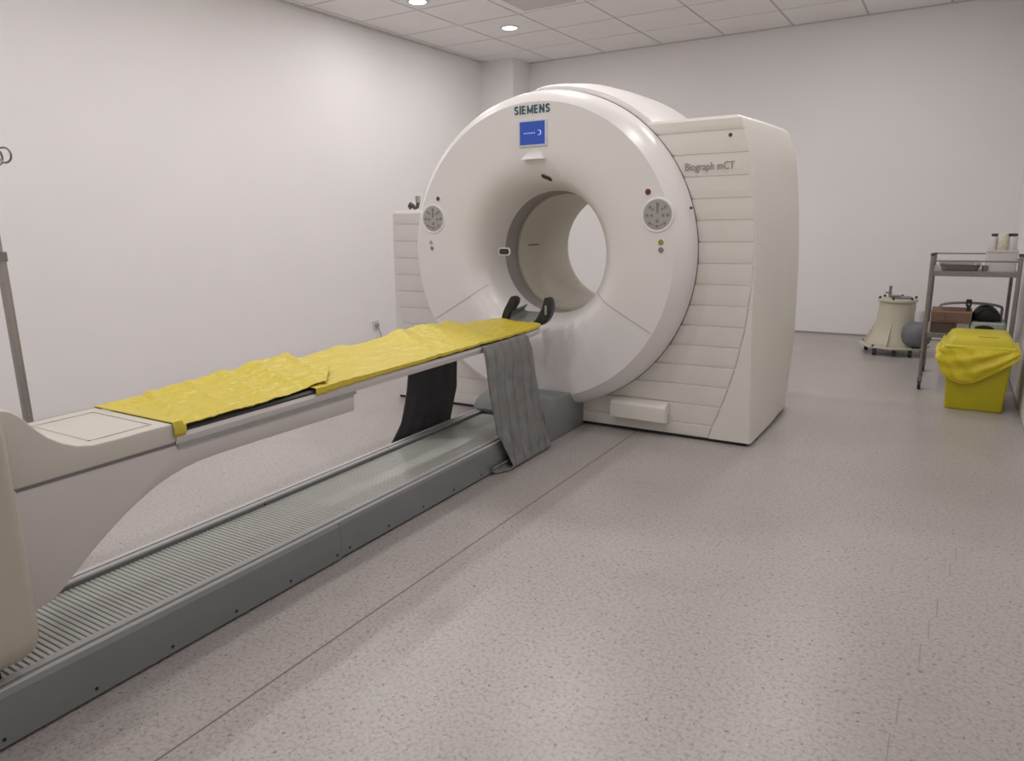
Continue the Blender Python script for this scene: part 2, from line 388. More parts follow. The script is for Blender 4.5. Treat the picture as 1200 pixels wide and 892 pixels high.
# laser slot / marker inside tunnel on the far (left) side
bm = B()
for k in range(2):
    a = R_(176 + 2 * k)
loops = []
for k in range(9):
    yy = Y0 + .44 + .17 * k / 8; rr = .4095
    loops.append([(CX + rr * cos(R_(a0)), yy, CZ + rr * sin(R_(a0))) for a0 in (173.6, 175.2)] + [(CX + .4145 * cos(R_(a0)), yy, CZ + .4145 * sin(R_(a0))) for a0 in (175.2, 173.6)])
new_obj('laser_slot', loft(bm, loops), M['seam'], G)
# lower plinth + central body behind the ring
bm = B(); lathe(bm, [(.55, Y0 + .02), (1.0, Y0 + .02), (1.0, Y0 + .9), (.93, Y0 + 1.13), (.55, Y0 + 1.13)], (CX, 0, CZ), 'y', 96, closed_prof=True)
new_obj('body_drum', bm, M['shell_side'], G, smooth=.5)
# top hood: bulging shell behind the ring, right of its notch
bm = B()
hp = [(1.0, .03), (1.055, .015), (1.10, .03), (1.125, .10), (1.150, .28), (1.158, .50), (1.158, .80), (1.13, .95), (1.05, 1.05), (1.0, 1.06)]
hp2 = [(1.0, .03), (1.052, .016), (1.068, .03), (1.082, .10), (1.11, .28), (1.12, .50), (1.12, .80), (1.09, .95), (1.02, 1.05), (1.0, 1.06)]
loops = []
for k in range(49):
    a0 = R_(104.0 - 92 * k / 48); w = min(1, max(0, (104 - (104.0 - 92 * k / 48)) / 10))
    loops.append([(CX + (q[0] * (1 - w) + p_[0] * w) * cos(a0), Y0 + p_[1], CZ + (q[0] * (1 - w) + p_[0] * w) * sin(a0)) for p_, q in zip(hp, hp2)])
loft(bm, loops)
new_obj('top_hood', bm, M['shell'], G, smooth=.7)
# --- cabinets
def clerp(tab, z): return lerp_tab(tab, z)
slat_tab = [(0.0, -1.262), (.077, -1.245), (.287, -1.167), (.515, -1.103), (.761, -1.058), (.997, -1.036), (1.20, -1.030), (1.45, -1.039), (1.67, -1.068), (1.866, -1.103), (2.02, -1.15)]
edge_tab = [(0.0, -.992), (.5, -1.006), (.79, -1.016), (1.2, -1.022), (1.45, -1.032), (1.7, -1.062), (1.85, -1.096), (2.02, -1.152)]
rear_tab = [(0.0, -.992), (.55, -.957), (1.08, -.962), (1.48, -.985), (1.85, -1.03), (2.02, -1.09)]
def cabinet(name, sgn, ztop, material):
    zs = [0.022] + [ztop * k / 24 for k in range(1, 24)] + [ztop - .03, ztop - .012, ztop]
    loops = []
    for z in zs:
        inset = {ztop - .012: .006, ztop: .02}.get(z, 0)
        xf = CX + sgn * (clerp(edge_tab, z) - CX - inset); xr = CX + sgn * (clerp(rear_tab, z) - CX - inset)
        if sgn < 0 and True:
            xf = max(xf, -3.80 + inset) if False else xf
        yr = Y0 + 1.15 - inset - (0.03 if z > 1.9 else 0)
        xi = CX + sgn * .62
        f = .014
        mid = (xf + (xr - xf) * .55 + sgn * .012)
        loops.append([(xi, Y0 + .012 + inset * .5, z), (xf - sgn * .006, Y0 + .012 + inset * .5, z), (xf - sgn * .001, Y0 + .015 + inset * .5, z), (xf + sgn * .004, Y0 + .03 + inset * .5, z), (mid, Y0 + .55, z),
                      (xr + sgn * .004, Y0 + 1.02, z), (xr, yr - .05, z), (xr - sgn * .015, yr - .015, z), (xr - sgn * .05, yr, z), (xi, yr, z)])
    return new_obj(name, loft(B(), loops), material, G, smooth=.45)
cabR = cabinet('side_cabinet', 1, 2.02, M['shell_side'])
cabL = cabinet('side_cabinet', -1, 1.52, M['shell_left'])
cabR['label'] = 'taller right cabinet of the scanner'; cabL['label'] = 'lower left cabinet of the scanner'
# slatted fronts
def slats(sgn, ztop, parent, mt):
    bm = B()
    grooves = [0.107 + .1305 * k for k in range(16)]
    zs = [0.022] + [z for z in grooves if z < ztop - .05] + [ztop]
    for a, b in zip(zs, zs[1:]):
        z0, z1 = a + .0055, b - .0055 if b < ztop else b - .004
        nz_ = 4
        rows = []
        for k in range(nz_ + 1):
            z = z0 + (z1 - z0) * k / nz_
            xo = CX + sgn * (clerp(slat_tab, z) - CX)
            xin = CX + sgn * (0.0 if z < .35 else .5 if z < ztop else .5)
            rows.append((xin, xo, z))
        d = 0.014
        loops = []
        for q, (xin, xo, z) in enumerate(rows):
            yo = Y0 - .001 + .004 * (1 - q / nz_)
            if q in (0,): yo += .003
            loops.append([(xin, yo, z), (xo - sgn * .006, yo, z), (xo, yo + .006, z), (xo, Y0 + d, z), (xin, Y0 + d, z)])
        loft(bm, loops)
    return new_obj('slatted_panel', bm, mt, parent, smooth=.3)
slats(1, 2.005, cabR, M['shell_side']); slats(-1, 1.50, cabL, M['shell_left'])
# base panel closing the front beneath the ring, and the dark plinth
new_obj('base_panel', box(B(), CX - .62, CX + .62, Y0 + .012, Y0 + 1.1, .022, .6), M['shell_side'], G)
new_obj('plinth', box(B(), -3.86, -1.02, Y0 + .02, Y0 + 1.12, 0.0, .024), M['black'], G)
# right cabinet smooth flank ridge at bottom front
bm = B()
loops = []
for k in range(15):
    z = .024 + .95 * k / 14
    xa = clerp(slat_tab, z) + .003; xb = clerp(edge_tab, z) - .004
    loops.append([(xa, Y0 + .001, z), (xb, Y0 + .001, z), (xb, Y0 + .014, z), (xa, Y0 + .014, z)])
new_obj('corner_panel', loft(bm, loops), M['shell_side'], cabR, smooth=.5)
# service tray handle box
bm = B()
prism_x(bm, [(Y0 - .075, .105), (Y0 - .082, .112), (Y0 - .082, .205), (Y0 - .07, .225), (Y0 - .03, .238), (Y0 + .005, .238), (Y0 + .005, .098)], -1.915, -1.525)
new_obj('service_box', bm, M['shell_side'], G, bevel=.004, smooth=.5)
# SIEMENS letters, screen, visor
def stroke(bm, pts, w, y0, y1):
    P = [Vector((p[0], p[1])) for p in pts]; L_, R2 = [], []
    for i, p in enumerate(P):
        d0 = (P[i] - P[i - 1]).normalized() if i > 0 else None; d1 = (P[i + 1] - P[i]).normalized() if i < len(P) - 1 else None
        d_ = (d0 + d1).normalized() if d0 and d1 else (d0 or d1)
        n_ = Vector((-d_.y, d_.x)); k = w / 2 / max(.5, abs(n_.dot(Vector((-(d1 or d0).y, (d1 or d0).x)))))
        L_.append(p + n_ * k); R2.append(p - n_ * k)
    loft(bm, [[(a.x, y0, a.y), (b.x, y0, b.y), (b.x, y1, b.y), (a.x, y1, a.y)] for a, b in zip(L_, R2)])
def sans_letters(name, word, x0, z0, h, lw, gap, mt, parent, y):
    bm = B(); x = x0; t_ = lw; q = t_ / 2
    W_ = {'S': .44, 'I': .0, 'E': .40, 'M': .66, 'N': .50}
    for ch in word:
        wd = W_[ch] * h; f = lambda a, b: (x + q + a * wd, z0 + q + b * (h - t_))
        y0, y1 = y, y + .004
        if ch == 'I': stroke(bm, [(x + q, z0), (x + q, z0 + h)], t_, y0, y1)
        if ch == 'E':
            stroke(bm, [(x + q, z0), (x + q, z0 + h)], t_, y0, y1)
            for b in (0, .5, 1): stroke(bm, [(x + q, f(0, b)[1]), (x + wd + q, f(0, b)[1])], t_ * .85, y0 - .0001, y1)
        if ch == 'N': stroke(bm, [(x + q, z0), (x + q, z0 + h)], t_, y0, y1); stroke(bm, [(x + q + wd, z0), (x + q + wd, z0 + h)], t_, y0, y1); stroke(bm, [(x + q, z0 + h - q), (x + q + wd, z0 + q)], t_ * .95, y0 - .0001, y1)
        if ch == 'M':
            stroke(bm, [(x + q, z0), (x + q, z0 + h)], t_ * .9, y0, y1); stroke(bm, [(x + q + wd, z0), (x + q + wd, z0 + h)], t_ * .9, y0, y1)
            stroke(bm, [(x + q, z0 + h - q), (x + q + wd * .5, z0 + q * 1.4)], t_ * .8, y0 - .0001, y1); stroke(bm, [(x + q + wd, z0 + h - q), (x + q + wd * .5, z0 + q * 1.4)], t_ * .8, y0 - .0002, y1)
        if ch == 'S':
            pts = [(.95, .86), (.75, .98), (.45, 1.0), (.16, .92), (.06, .76), (.16, .60), (.5, .50), (.84, .40), (.95, .24), (.84, .08), (.55, .0), (.25, .02), (.04, .14)]
            stroke(bm, [f(a, b) for a, b in pts], t_, y0, y1)
        x += wd + t_ + gap
    return new_obj(name, bm, mt, parent)
sans_letters('maker_lettering', 'SIEMENS', -2.567, 2.106, .053, .0098, .0078, M['teal'], G, 4.281)
scr = new_obj('display_frame', box(B(), -2.532, -2.322, 4.272, 4.292, 1.902, 2.068), M['frame'], G, bevel=.004)
new_obj('display_screen', box(B(), -2.518, -2.334, 4.2685, 4.273, 1.914, 2.056), M['screen'], scr)
bm = B()
loops = []
for k in range(17):
    a = R_(-130 + 255 * k / 16)
    wv = .006 * sin(PI * k / 16) + .0008
    loops.append([(-2.375 + (.017 - wv) * cos(a), 4.2672, 1.985 + (.017 - wv) * sin(a)), (-2.375 + .017 * cos(a), 4.2672, 1.985 + .017 * sin(a)), (-2.375 + .017 * cos(a), 4.269, 1.985 + .017 * sin(a)), (-2.375 + (.017 - wv) * cos(a), 4.269, 1.985 + (.017 - wv) * sin(a))])
new_obj('screen_emblem', loft(bm, loops), M['screen_mark'], scr)
bm = B()
for k, x in enumerate((-2.488, -2.470, -2.452, -2.434, -2.416)):
    box(bm, x, x + .012, 4.2672, 4.269, 1.981, 1.988)
new_obj('screen_writing', bm, M['screen_text'], scr)
bm = B()
loops = []
for k in range(9):
    z = 1.890 - .070 * k / 8; hw = .045 + .035 * k / 8; dpt = .004 + .055 * (k / 8) ** 1.3
    yf = 4.290 - dpt
    loops.append([(-2.418 - hw, 4.305, z), (-2.418 - hw, 4.288, z)] + [(-2.418 + hw * (q / 4 - 1), yf + .012 * abs(q / 4 - 1) ** 2, z) for q in range(9)] + [(-2.418 + hw, 4.288, z), (-2.418 + hw, 4.305, z)])
new_obj('camera_visor', loft(bm, loops), M['shell'], G, smooth=.6)
# keypads
def keypad(x, z, side):
    bm = B(); lathe(bm, [(.090, .004), (.090, -.006), (.096, -.010), (.104, -.008), (.108, .004)], (x, 4.288, z), 'y', 48, closed_prof=True)
    k = new_obj('keypad_bezel', bm, M['bezel'], G, smooth=.6)
    bm = B(); disc_y(bm, x, 4.281, z, .091, .012, 48, .002); new_obj('keypad', bm, M['key'], k, smooth=.5)
    pts = []
    for q in range(8):
        a = R_(90 + 45 * q); rr = .066 if q % 2 == 0 else .068; pts.append((rr * cos(a), rr * sin(a), .010))
    pts += [(-.036, -.002, .009), (.036, -.002, .009), (0, -.034, .011), (-.03, .036, .007), (.03, .036, .007), (-.026, -.058, .006), (.026, -.058, .006)]
    for px, pz, rr in pts:
        bm = B(); disc_y(bm, x + px, 4.278, z + pz, rr, .005, 12, .0015); new_obj('button', bm, M['keyb'], k, smooth=.5)
    bm = B(); box(bm, x - .006, x + .006, 4.2785, 4.283, z + .012, z + .055); new_obj('button', bm, M['keyb'], k)
keypad(-3.268, 1.451, -1); keypad(-1.566, 1.451, 1)
def dot(name, x, z, r, mt, y=4.2855, ringed=True):
    bm = B(); disc_y(bm, x, y - .006, z, r, .012, 20, .004); o = new_obj(name, bm, mt, G, smooth=.6)
    if ringed:
        bm = B(); lathe(bm, [(r, .004), (r, -.004), (r + .006, -.003), (r + .008, .004)], (x, y, z), 'y', 24, closed_prof=True); new_obj('button_ring', bm, M['bezel'], o, smooth=.6)
    return o
dot('emergency_button', -3.217, 1.592, .016, M['red']); dot('emergency_button', -1.629, 1.589, .019, M['red'])
dot('indicator_button', -3.295, 1.284, .015, M['key']); dot('indicator_button', -3.289, 1.241, .015, M['keyb'])
dot('indicator_button', -1.539, 1.288, .018, M['green'])['label'] = 'green indicator'; dot('indicator_button', -1.537, 1.242, .018, M['keyb'])
# laser window left and slot on top in funnel
def on_ring(dx, dz, off=0.0):
    r = math.hypot(dx, dz); return Vector((CX + dx, ring_y(r) - off, CZ + dz))
def ring_plate(name, dx, dz, hw, hh, rot, mt, off=.003):
    loops = []
    for k in range(9):
        u = (k / 8 * 2 - 1) * hw; l = []
        hv = hh * (1 - max(0, (abs(u) / hw - .75) / .25) ** 2 * .5)
        for v, o_ in ((-hv, off), (hv, off), (hv, -.004), (-hv, -.004)):
            a = dx + u * cos(rot) - v * sin(rot); b = dz + u * sin(rot) + v * cos(rot); l.append(on_ring(a, b, o_))
        loops.append(l)
    return new_obj(name, loft(B(), loops), mt, G, smooth=.6)
ring_plate('laser_window_frame', -.357, .012, .050, .028, 0, M['shell'], .003)
ring_plate('laser_window', -.357, .012, .040, .020, 0, M['glass_d'], .007)
ring_plate('bore_camera', .065, .505, .034, .013, R_(-24), M['glass_d'], .006)
ring_plate('bore_camera_plate', .145, .515, .03, .010, R_(-5), M['bezel'], .003)
# cabinet lettering + small lens
text_obj('model_lettering', 'Biograph mCT', .064, (-1.322, Y0 - .003, 1.732), M['grey_let'], G, depth=.002, sx=.80)
bm = B(); disc_y(bm, -1.204, Y0 - .006, 1.906, .011, .012, 16); new_obj('cabinet_screw', bm, M['glass_d'], G, smooth=.5)
bm = B(); disc_y(bm, CX + 1.04, Y0 - .10, 1.49, .009, .012, 12); new_obj('cover_latch', bm, M['glass_d'], G, smooth=.5)

# small grey hanger on top of the lower cabinet
bm = B()
tube(bm, [(-3.775, 4.66, 1.536), (-3.79, 4.66, 1.555), (-3.775, 4.66, 1.575), (-3.755, 4.66, 1.56), (-3.735, 4.66, 1.538), (-3.71, 4.66, 1.545), (-3.70, 4.66, 1.575), (-3.70, 4.66, 1.605)], .0145, 12)
o = new_obj('hose_hook', bm, M['glass_d'], smooth=.8)
tag(o, 'small dark grey curled hook standing on the lower left cabinet of the scanner', 'hook')
bm = B(); box(bm, -3.715, -3.685, 4.645, 4.675, 1.58, 1.632); new_obj('clip', bm, M['grey_let'], o, bevel=.003)

# ================================================================ FLOOR RAIL
RX0, RX1 = -2.705, -2.165; RY0, RY1 = -0.6, 3.95
F = thing('floor_rail', 'long grey floor rail with ribbed top running under the patient table', 'rail', (CX, 2.0, 0))
def rail_prof(out=0.0):
    h = .172
    return [(RX0 - out, .012), (RX1 + out, .012), (RX1 + out, h - .014), (RX1 - .006, h), (RX1 - .022, h + .004), (RX1 - .030, h - .004), (RX1 - .042, h - .004), (RX1 - .050, h + .002), (RX1 - .064, h + .002),
            (RX1 - .070, h - .022), (RX0 + .070, h - .022), (RX0 + .062, h + .002), (RX0 + .050, h + .002), (RX0 + .042, h - .004), (RX0 + .030, h - .004), (RX0 + .022, h + .004), (RX0 + .006, h), (RX0 - out, h - .014)]
o = new_obj('rail_body', prism_y(B(), rail_prof(), 2.085, RY1), M['rail'], F, smooth=.3)
o = new_obj('rail_body', prism_y(B(), rail_prof(.006), RY0, 2.078), M['rail'], F, smooth=.3)
bm = B()
for xx, ww in ((RX1 - .014, .008), (RX1 - .052, .014), (RX0 + .014, .012), (RX0 + .050, .014)):
    box(bm, xx - ww, xx + ww, RY0 + .002, RY1 - .002, .168, .1775)
new_obj('rail_lip', bm, M['rail_lip'], F, bevel=.002)
# ribbed roller cover
bm = B()
pitch = .0190; n = int((RY1 - RY0) / pitch)
prof_b = [(RY0, .146)]
for k in range(n):
    y = RY0 + k * pitch
    prof_b += [(y + .0005, .1575), (y + .0025, .1590), (y + pitch - .0055, .1590), (y + pitch - .0035, .1575), (y + pitch - .0032, .1535), (y + pitch, .1535)]
prof_b += [(RY0 + n * pitch + .0003, .146)]
v0 = [bm.verts.new((RX0 + .074, y, z)) for y, z in prof_b]; v1 = [bm.verts.new((RX1 - .074, y, z)) for y, z in prof_b]
for i in range(len(v0) - 1): bm.faces.new((v0[i], v1[i], v1[i + 1], v0[i + 1]))
new_obj('ribbed_cover', bm, M['bellow'], F)
new_obj('rail_plinth', box(B(), RX0 + .012, RX1 - .012, RY0, RY1, 0, .013), M['black'], F)
for y in [.746 + .2613 * k for k in range(-3, 6)] + [2.135 + .263 * k for k in range(0, 7)]:
    bm = B(); xf = RX1 + (.006 if y < 2.08 else 0)
    lathe(bm, [(0, .003), (.0055, .002), (.0065, -.002), (0, -.002)], (xf, y, .035), 'x', 12)
    new_obj('bolt', bm, M['black'], F, smooth=.5)
# end housing at the gantry
ep = [(3.93, .004), (3.924, .19), (3.935, .213), (3.965, .238), (4.01, .258), (4.07, .270), (4.14, .275), (4.49, .275), (4.49, .004)]
bm = B(); prism_x(bm, ep, RX0 - .012, RX1 + .012)
o = new_obj('end_housing', bm, M['block'], F, bevel=.006, smooth=.6)
bm = B(); prism_x(bm, [(3.905, .178), (3.905, .195), (3.93, .222), (3.97, .246), (3.985, .23), (3.95, .20), (3.935, .178)], RX0 + .03, RX1 - .10)
new_obj('housing_lip', bm, M['rail'], o, smooth=.6)

# ================================================================ PATIENT TABLE
T = thing('patient_table', 'white cantilever patient table with long pallet pointing into the scanner bore', 'patient table', (CX, .9, .16))
TX0, TX1 = -2.665, -2.205
# pedestal
def rrect(x0, x1, y0, y1, r, n=6):
    pts = []
    for cx, cy, a in ((x1 - r, y0 + r, -90), (x1 - r, y1 - r, 0), (x0 + r, y1 - r, 90), (x0 + r, y0 + r, 180)):
        for k in range(n + 1):
            t_ = R_(a + 90 * k / n); pts.append((cx + r * cos(t_), cy + r * sin(t_)))
    return pts
loops = []
pz = [(.222, .10), (.226, .062), (.24, .034), (.265, .012), (.30, .002), (.34, 0), (.9, 0), (.935, .003), (.955, .012), (.968, .03), (.972, .06)]
for z, ins in pz:
    loops.append([(x, y, z) for x, y in rrect(-2.74 + ins, -2.13 - ins, .12 + ins, .878 - ins * .8, .03)])
new_obj('pedestal', loft(B(), loops), M['ped'], T, smooth=.7)
new_obj('pedestal_foot', box(B(), -2.62, -2.25, .2, .80, .150, .26), M['black'], T)
# arm body (side profile)
ap = [(.80, .34), (.913, .344), (.945, .350), (.981, .370), (1.02, .402), (1.055, .431), (1.093, .460), (1.132, .487), (1.17, .513), (1.21, .537), (1.25, .559), (1.289, .578), (1.33, .595), (1.374, .609), (1.43, .621), (1.485, .628), (1.56, .631), (1.74, .631), (2.27, .625),
      (2.275, .70), (1.42, .706), (1.395, .7165), (.905, .7165), (.80, .7165)]
bm = B(); prism_x(bm, ap, TX0 + .004, TX1 - .004)
new_obj('support_arm', bm, M['arm'], T, bevel=.008, smooth=.5)
bm = B(); prism_x(bm, [(.86, .30), (.90, .335), (.904, .72), (.86, .72)], TX0 - .002, TX1 + .003); new_obj('arm_edge', bm, M['cover'], T, bevel=.006, smooth=.5)
# saddle cover with swept-up rear
cp = [(.86, .722), (1.395, .722), (1.405, .73), (1.405, .782), (1.397, .790), (1.30, .791), (1.20, .790), (1.13, .792), (1.085, .802), (1.045, .822), (1.01, .848), (.985, .875), (.964, .902), (.946, .928), (.925, .947), (.90, .957), (.86, .960)]
bm = B(); prism_x(bm, cp, TX0 - .002, TX1 + .002)
cov = new_obj('end_cover', bm, M['cover'], T, bevel=.007, bseg=3, smooth=.6)
bm = B()
x0, x1, y0, y1, zt = TX0 + .06, TX1 - .05, 1.145, 1.352, .7905
for a in ((x0, x1, y0, y0 + .006), (x0, x1, y1, y1 + .004), (x0, x0 + .004, y0, y1), (x1 - .006, x1, y0, y1)):
    box(bm, a[0], a[1], a[2], a[3], zt - .002, zt + .0022)
new_obj('cover_panel_line', bm, M['ped'], cov)
new_obj('cover_joint', box(B(), TX0 + .006, TX1 - .003, .90, 1.40, .712, .7225), M['seam'], T)
# pallet: shallow trough, rim light grey
def half_w(y): return lerp_tab([(1.4, .230), (3.55, .230), (3.85, .226), (3.95, .218), (4.0, .203), (4.03, .17), (4.04, .14)], y)
ysP = [1.405, 1.6, 2.0, 2.4, 2.8, 3.2, 3.55, 3.7, 3.85, 3.92, 3.96, 4.0, 4.02, 4.04]
loops = []
for y in ysP:
    h = half_w(y)
    dz = lerp_tab([(1.4, 0), (3.6, 0.0), (4.04, .008)], y)
    loops.append([(CX - h, y, .752 + dz), (CX - h - .004, y, .738 + dz), (CX - h + .006, y, .712 + dz), (CX - h * .5, y, .700 + dz), (CX + h * .5, y, .700 + dz), (CX + h - .006, y, .712 + dz), (CX + h + .004, y, .738 + dz), (CX + h, y, .752 + dz),
                  (CX + h - .02, y, .752 + dz), (CX, y, .735 + dz), (CX - h + .02, y, .752 + dz)])
new_obj('pallet', loft(B(), loops), M['rim'], T, smooth=.5)
bm = B(); prism_x(bm, [(1.408, .700), (2.28, .700), (2.28, .712), (1.408, .712)], TX0 - .001, TX1 + .001); new_obj('slide_strip', bm, M['grey_pl'], T)
loops = []
for y in ysP[:-1]:
    h = half_w(y) - .006; dz = lerp_tab([(1.4, 0), (3.6, 0.0), (4.04, .007)], y)
    loops.append([(CX - h, y, .752 + dz), (CX + h, y, .752 + dz), (CX + h + .003, y, .760 + dz), (CX + h - .006, y, .768 + dz), (CX + h * .5, y, .763 + dz), (CX, y, .760 + dz), (CX - h * .5, y, .763 + dz), (CX - h + .006, y, .768 + dz), (CX - h - .003, y, .760 + dz)])
new_obj('mattress', loft(B(), loops), M['mattress'], T, smooth=.6)

# yellow plastic sheets over the pallet
def sheet_far(u, v):      # u along y, v across x (0 = left edge, 1 = right edge)
    y = 2.04 + (4.036 - 2.04) * u
    h = half_w(y) + .003
    s = v * 1.16 - .08          # beyond -> drapes
    flapR = lerp_tab([(0, .030), (.10, .026), (.2, .020), (.45, .016), (.62, .012), (1, .014)], u)
    flapL = .012
    ss = min(1, max(0, s)); x = CX - h + 2 * h * ss; z = .774
    edge = lerp_tab([(0, .018), (.25, .030), (.42, .030), (.56, .050), (.66, .060), (.78, .036), (.9, .010), (1, .0)], u)
    z += edge * (1 - ss) ** 1.4
    z += .016 * max(0, sin(u * 26 + ss * 3)) ** 3 * (1 - ss) + .006 * abs(nz(x * 9, y * 5)) + .007 * abs(nz(x * 25, y * 13, 3)) + .004 * abs(nz(x * 60, y * 40, 9))
    z = max(z, .773)
    if u > .88: z += .006 * (u - .88) / .12
    if s > 1: z -= (s - 1) / .08 * flapR; x += .005 + .004 * abs(nz(y * 6, 1))
    if s < 0: z -= (-s) / .08 * flapL + 0; x -= .006
    return (x, y, z)
o = grid_sheet('plastic_sheet', sheet_far, 170, 44, M['film'], thick=.003)
tag(o, 'yellow plastic sheet over the head half of the table, partly under another sheet', 'plastic sheet', 'yellow plastic sheets on the patient table')
def sheet_near(u, v):
    y = 1.396 + (2.30 - 1.396) * u
    h = .234
    xr_cut = lerp_tab([(0, 1.06), (.045, 1.06), (.055, .998), (.30, .998), (.50, .99), (.66, .955), (.72, .95), (.80, .97), (1, .62)], u)
    s = -.06 + (xr_cut + .06) * v
    ss = min(1, max(0, s)); x = CX - h + 2 * h * ss
    edge = lerp_tab([(0, .008), (.3, .022), (.6, .036), (1, .046)], u)
    z = .774 + edge * (1 - ss) ** 1.3 + .009 * abs(nz(x * 8, y * 6, 5)) + .010 * abs(nz(x * 22, y * 12, 8)) + .007 * abs(nz(x * 55, y * 34, 2))
    z += .008 * max(0, sin(u * 33 + ss * 5)) ** 4 * (1 - ss * .7)
    if u < .05: z = max(z, .7935) if u > .012 else .7935
    if u > .68: z += .012 * min(1, (u - .68) / .08)
    if s > 1: z -= (s - 1) / .06 * .050; x += .005
    if s < 0: z -= (-s) / .06 * .016; x -= .006
    if 0 <= s <= 1: z = max(z, .773)
    return (x, y, z)
o = grid_sheet('plastic_sheet', sheet_near, 120, 56, M['film'], thick=.003)
tag(o, 'crumpled yellow plastic sheet on the foot half of the table beside the end cover', 'plastic sheet', 'yellow plastic sheets on the patient table')

# head holder
HC = -2.365
H_ = thing('head_holder', 'black foam-padded curved head holder standing at the tip of the patient table', 'head holder', (HC, 4.05, .79))
outer = [(-2.462, .944), (-2.482, .940), (-2.506, .905), (-2.538, .850), (-2.556, .800), (-2.556, .762), (-2.530, .743), (-2.45, .738), (-2.36, .740), (-2.28, .755), (-2.225, .782), (-2.192, .825), (-2.178, .870), (-2.180, .915), (-2.192, .940), (-2.212, .946)]
inner = [(-2.440, .926), (-2.438, .905), (-2.452, .880), (-2.478, .842), (-2.500, .802), (-2.500, .778), (-2.478, .762), (-2.43, .757), (-2.37, .758), (-2.325, .772), (-2.298, .795), (-2.274, .832), (-2.252, .872), (-2.240, .905), (-2.233, .930), (-2.226, .942)]
def cr(P, n=4):
    out = []
    for i in range(len(P) - 1):
        p0, p1, p2, p3 = P[max(i - 1, 0)], P[i], P[i + 1], P[min(i + 2, len(P) - 1)]
        for k in range(n):
            t_ = k / n
            out.append(tuple(.5 * (2 * p1[a] + (p2[a] - p0[a]) * t_ + (2 * p0[a] - 5 * p1[a] + 4 * p2[a] - p3[a]) * t_ ** 2 + (3 * p1[a] - p0[a] - 3 * p2[a] + p3[a]) * t_ ** 3) for a in (0, 1)))
    return out + [P[-1]]
oo, ii = cr(outer), cr(inner)
def pad_loop(y, shrink):
    O, I = [], []
    for (a, b), (c, d_) in zip(oo, ii):
        mx_, mz_ = (a + c) / 2, (b + d_) / 2
        O.append((mx_ + (a - mx_) * shrink, y, mz_ + (b - mz_) * shrink)); I.append((mx_ + (c - mx_) * shrink, y, mz_ + (d_ - mz_) * shrink))
    return O + I[::-1]
new_obj('foam_pad', loft(B(), [pad_loop(4.052, .75), pad_loop(4.060, 1), pad_loop(4.105, 1), pad_loop(4.115, .8)]), M['foam'], H_, smooth=.7)
tr = cr(inner[3:13], 4)
def trough(u, v):
    k = min(int(v * (len(tr) - 1)), len(tr) - 2); f = v * (len(tr) - 1) - k
    x = tr[k][0] + (tr[k + 1][0] - tr[k][0]) * f; z = tr[k][1] + (tr[k + 1][1] - tr[k][1]) * f
    return (-2.38 + (x + 2.38) * (1 - .06 * u), 4.075 + .185 * u, z + .006 + .055 * u * (1 - (z - .757) / .125 * .9))
grid_sheet('shell', trough, 8, 40, mat('holder_shell', (.22, .225, .22), .5, noise=.04), H_, thick=.008)
bm = B(); loops = []
for k in range(11):
    a = R_(-60 + 75 * k / 10)
    loops.append([(-2.222, 4.0495, .835 + .006 * k), (-2.208, 4.0495, .835 + .006 * k), (-2.208, 4.062, .835 + .006 * k), (-2.222, 4.062, .835 + .006 * k)])
new_obj('velcro_strip', loft(bm, loops), M['grey_pl'], H_)

# restraint straps
def strap_r(u, v):       # u down, v across (0 = near side)
    y0 = lerp_tab([(0, 3.268), (.3, 3.282), (.6, 3.330), (.80, 3.42), (.86, 3.43), (.895, 3.385), (.935, 3.31), (.97, 3.27), (1.0, 3.275)], u)
    y1 = lerp_tab([(0, 3.755), (.12, 3.79), (.3, 3.80), (.6, 3.84), (.80, 3.90), (.86, 3.90), (.90, 3.88), (.94, 3.83), (1.0, 3.78)], u)
    y = y0 + (y1 - y0) * v
    z = lerp_tab([(0, .750), (.03, .742), (.07, .70), (.80, .070), (.84, .036), (.87, .016), (.895, .008), (.935, .009), (.96, .022), (.98, .040), (1.0, .052)], u)
    x = lerp_tab([(0, -2.192), (.03, -2.186), (.07, -2.174), (.3, -2.158), (.6, -2.142), (.80, -2.115), (.84, -2.102), (.87, -2.098), (.895, -2.106), (.935, -2.142), (.96, -2.1535), (.98, -2.150), (1.0, -2.138)], u)
    f = min(1, max(0, (u - .05) / .15)) * min(1, max(0, (.86 - u) / .08))
    x += f * (.009 * abs(sin(v * 5 * PI)) + .010 * nz(y * 4, z * 3) + .006 * sin(v * 5 + u * 6) + .004 * nz(y * 18, z * 9))
    x = max(x, -2.152)if z < .2 and u < .9 else x
    return (x, y, z)
o = grid_sheet('body_strap', strap_r, 90, 60, M['strap'], thick=.007)
tag(o, 'grey quilted body strap hanging from the pallet onto the floor before the rail', 'strap', 'body straps hanging from the patient table')
def strap_l(u, v):
    y0 = lerp_tab([(0, 3.27), (.4, 3.23), (.65, 3.18), (.8, 3.09), (1, 3.05)], u); y1 = lerp_tab([(0, 3.735), (.5, 3.73), (.8, 3.68), (1, 3.66)], u)
    y = y0 + (y1 - y0) * v
    z = lerp_tab([(0, .752), (.04, .748), (.1, .70), (.95, .03), (1, .008)], u)
    x = lerp_tab([(0, -2.682), (.04, -2.684), (.1, -2.688), (.5, -2.70), (1, -2.74)], u)
    f = min(1, max(0, (u - .1) / .1))
    x += -f * (.004 * (1 + sin(v * 4.5 * 2 * PI)) + .010 * abs(nz(y * 4, z * 3, 4)) + .01 * u)
    x = min(x, -2.722) if z < .2 else x
    return (x, y, z)
o = grid_sheet('body_strap', strap_l, 50, 40, M['strap_shade'], thick=.007)
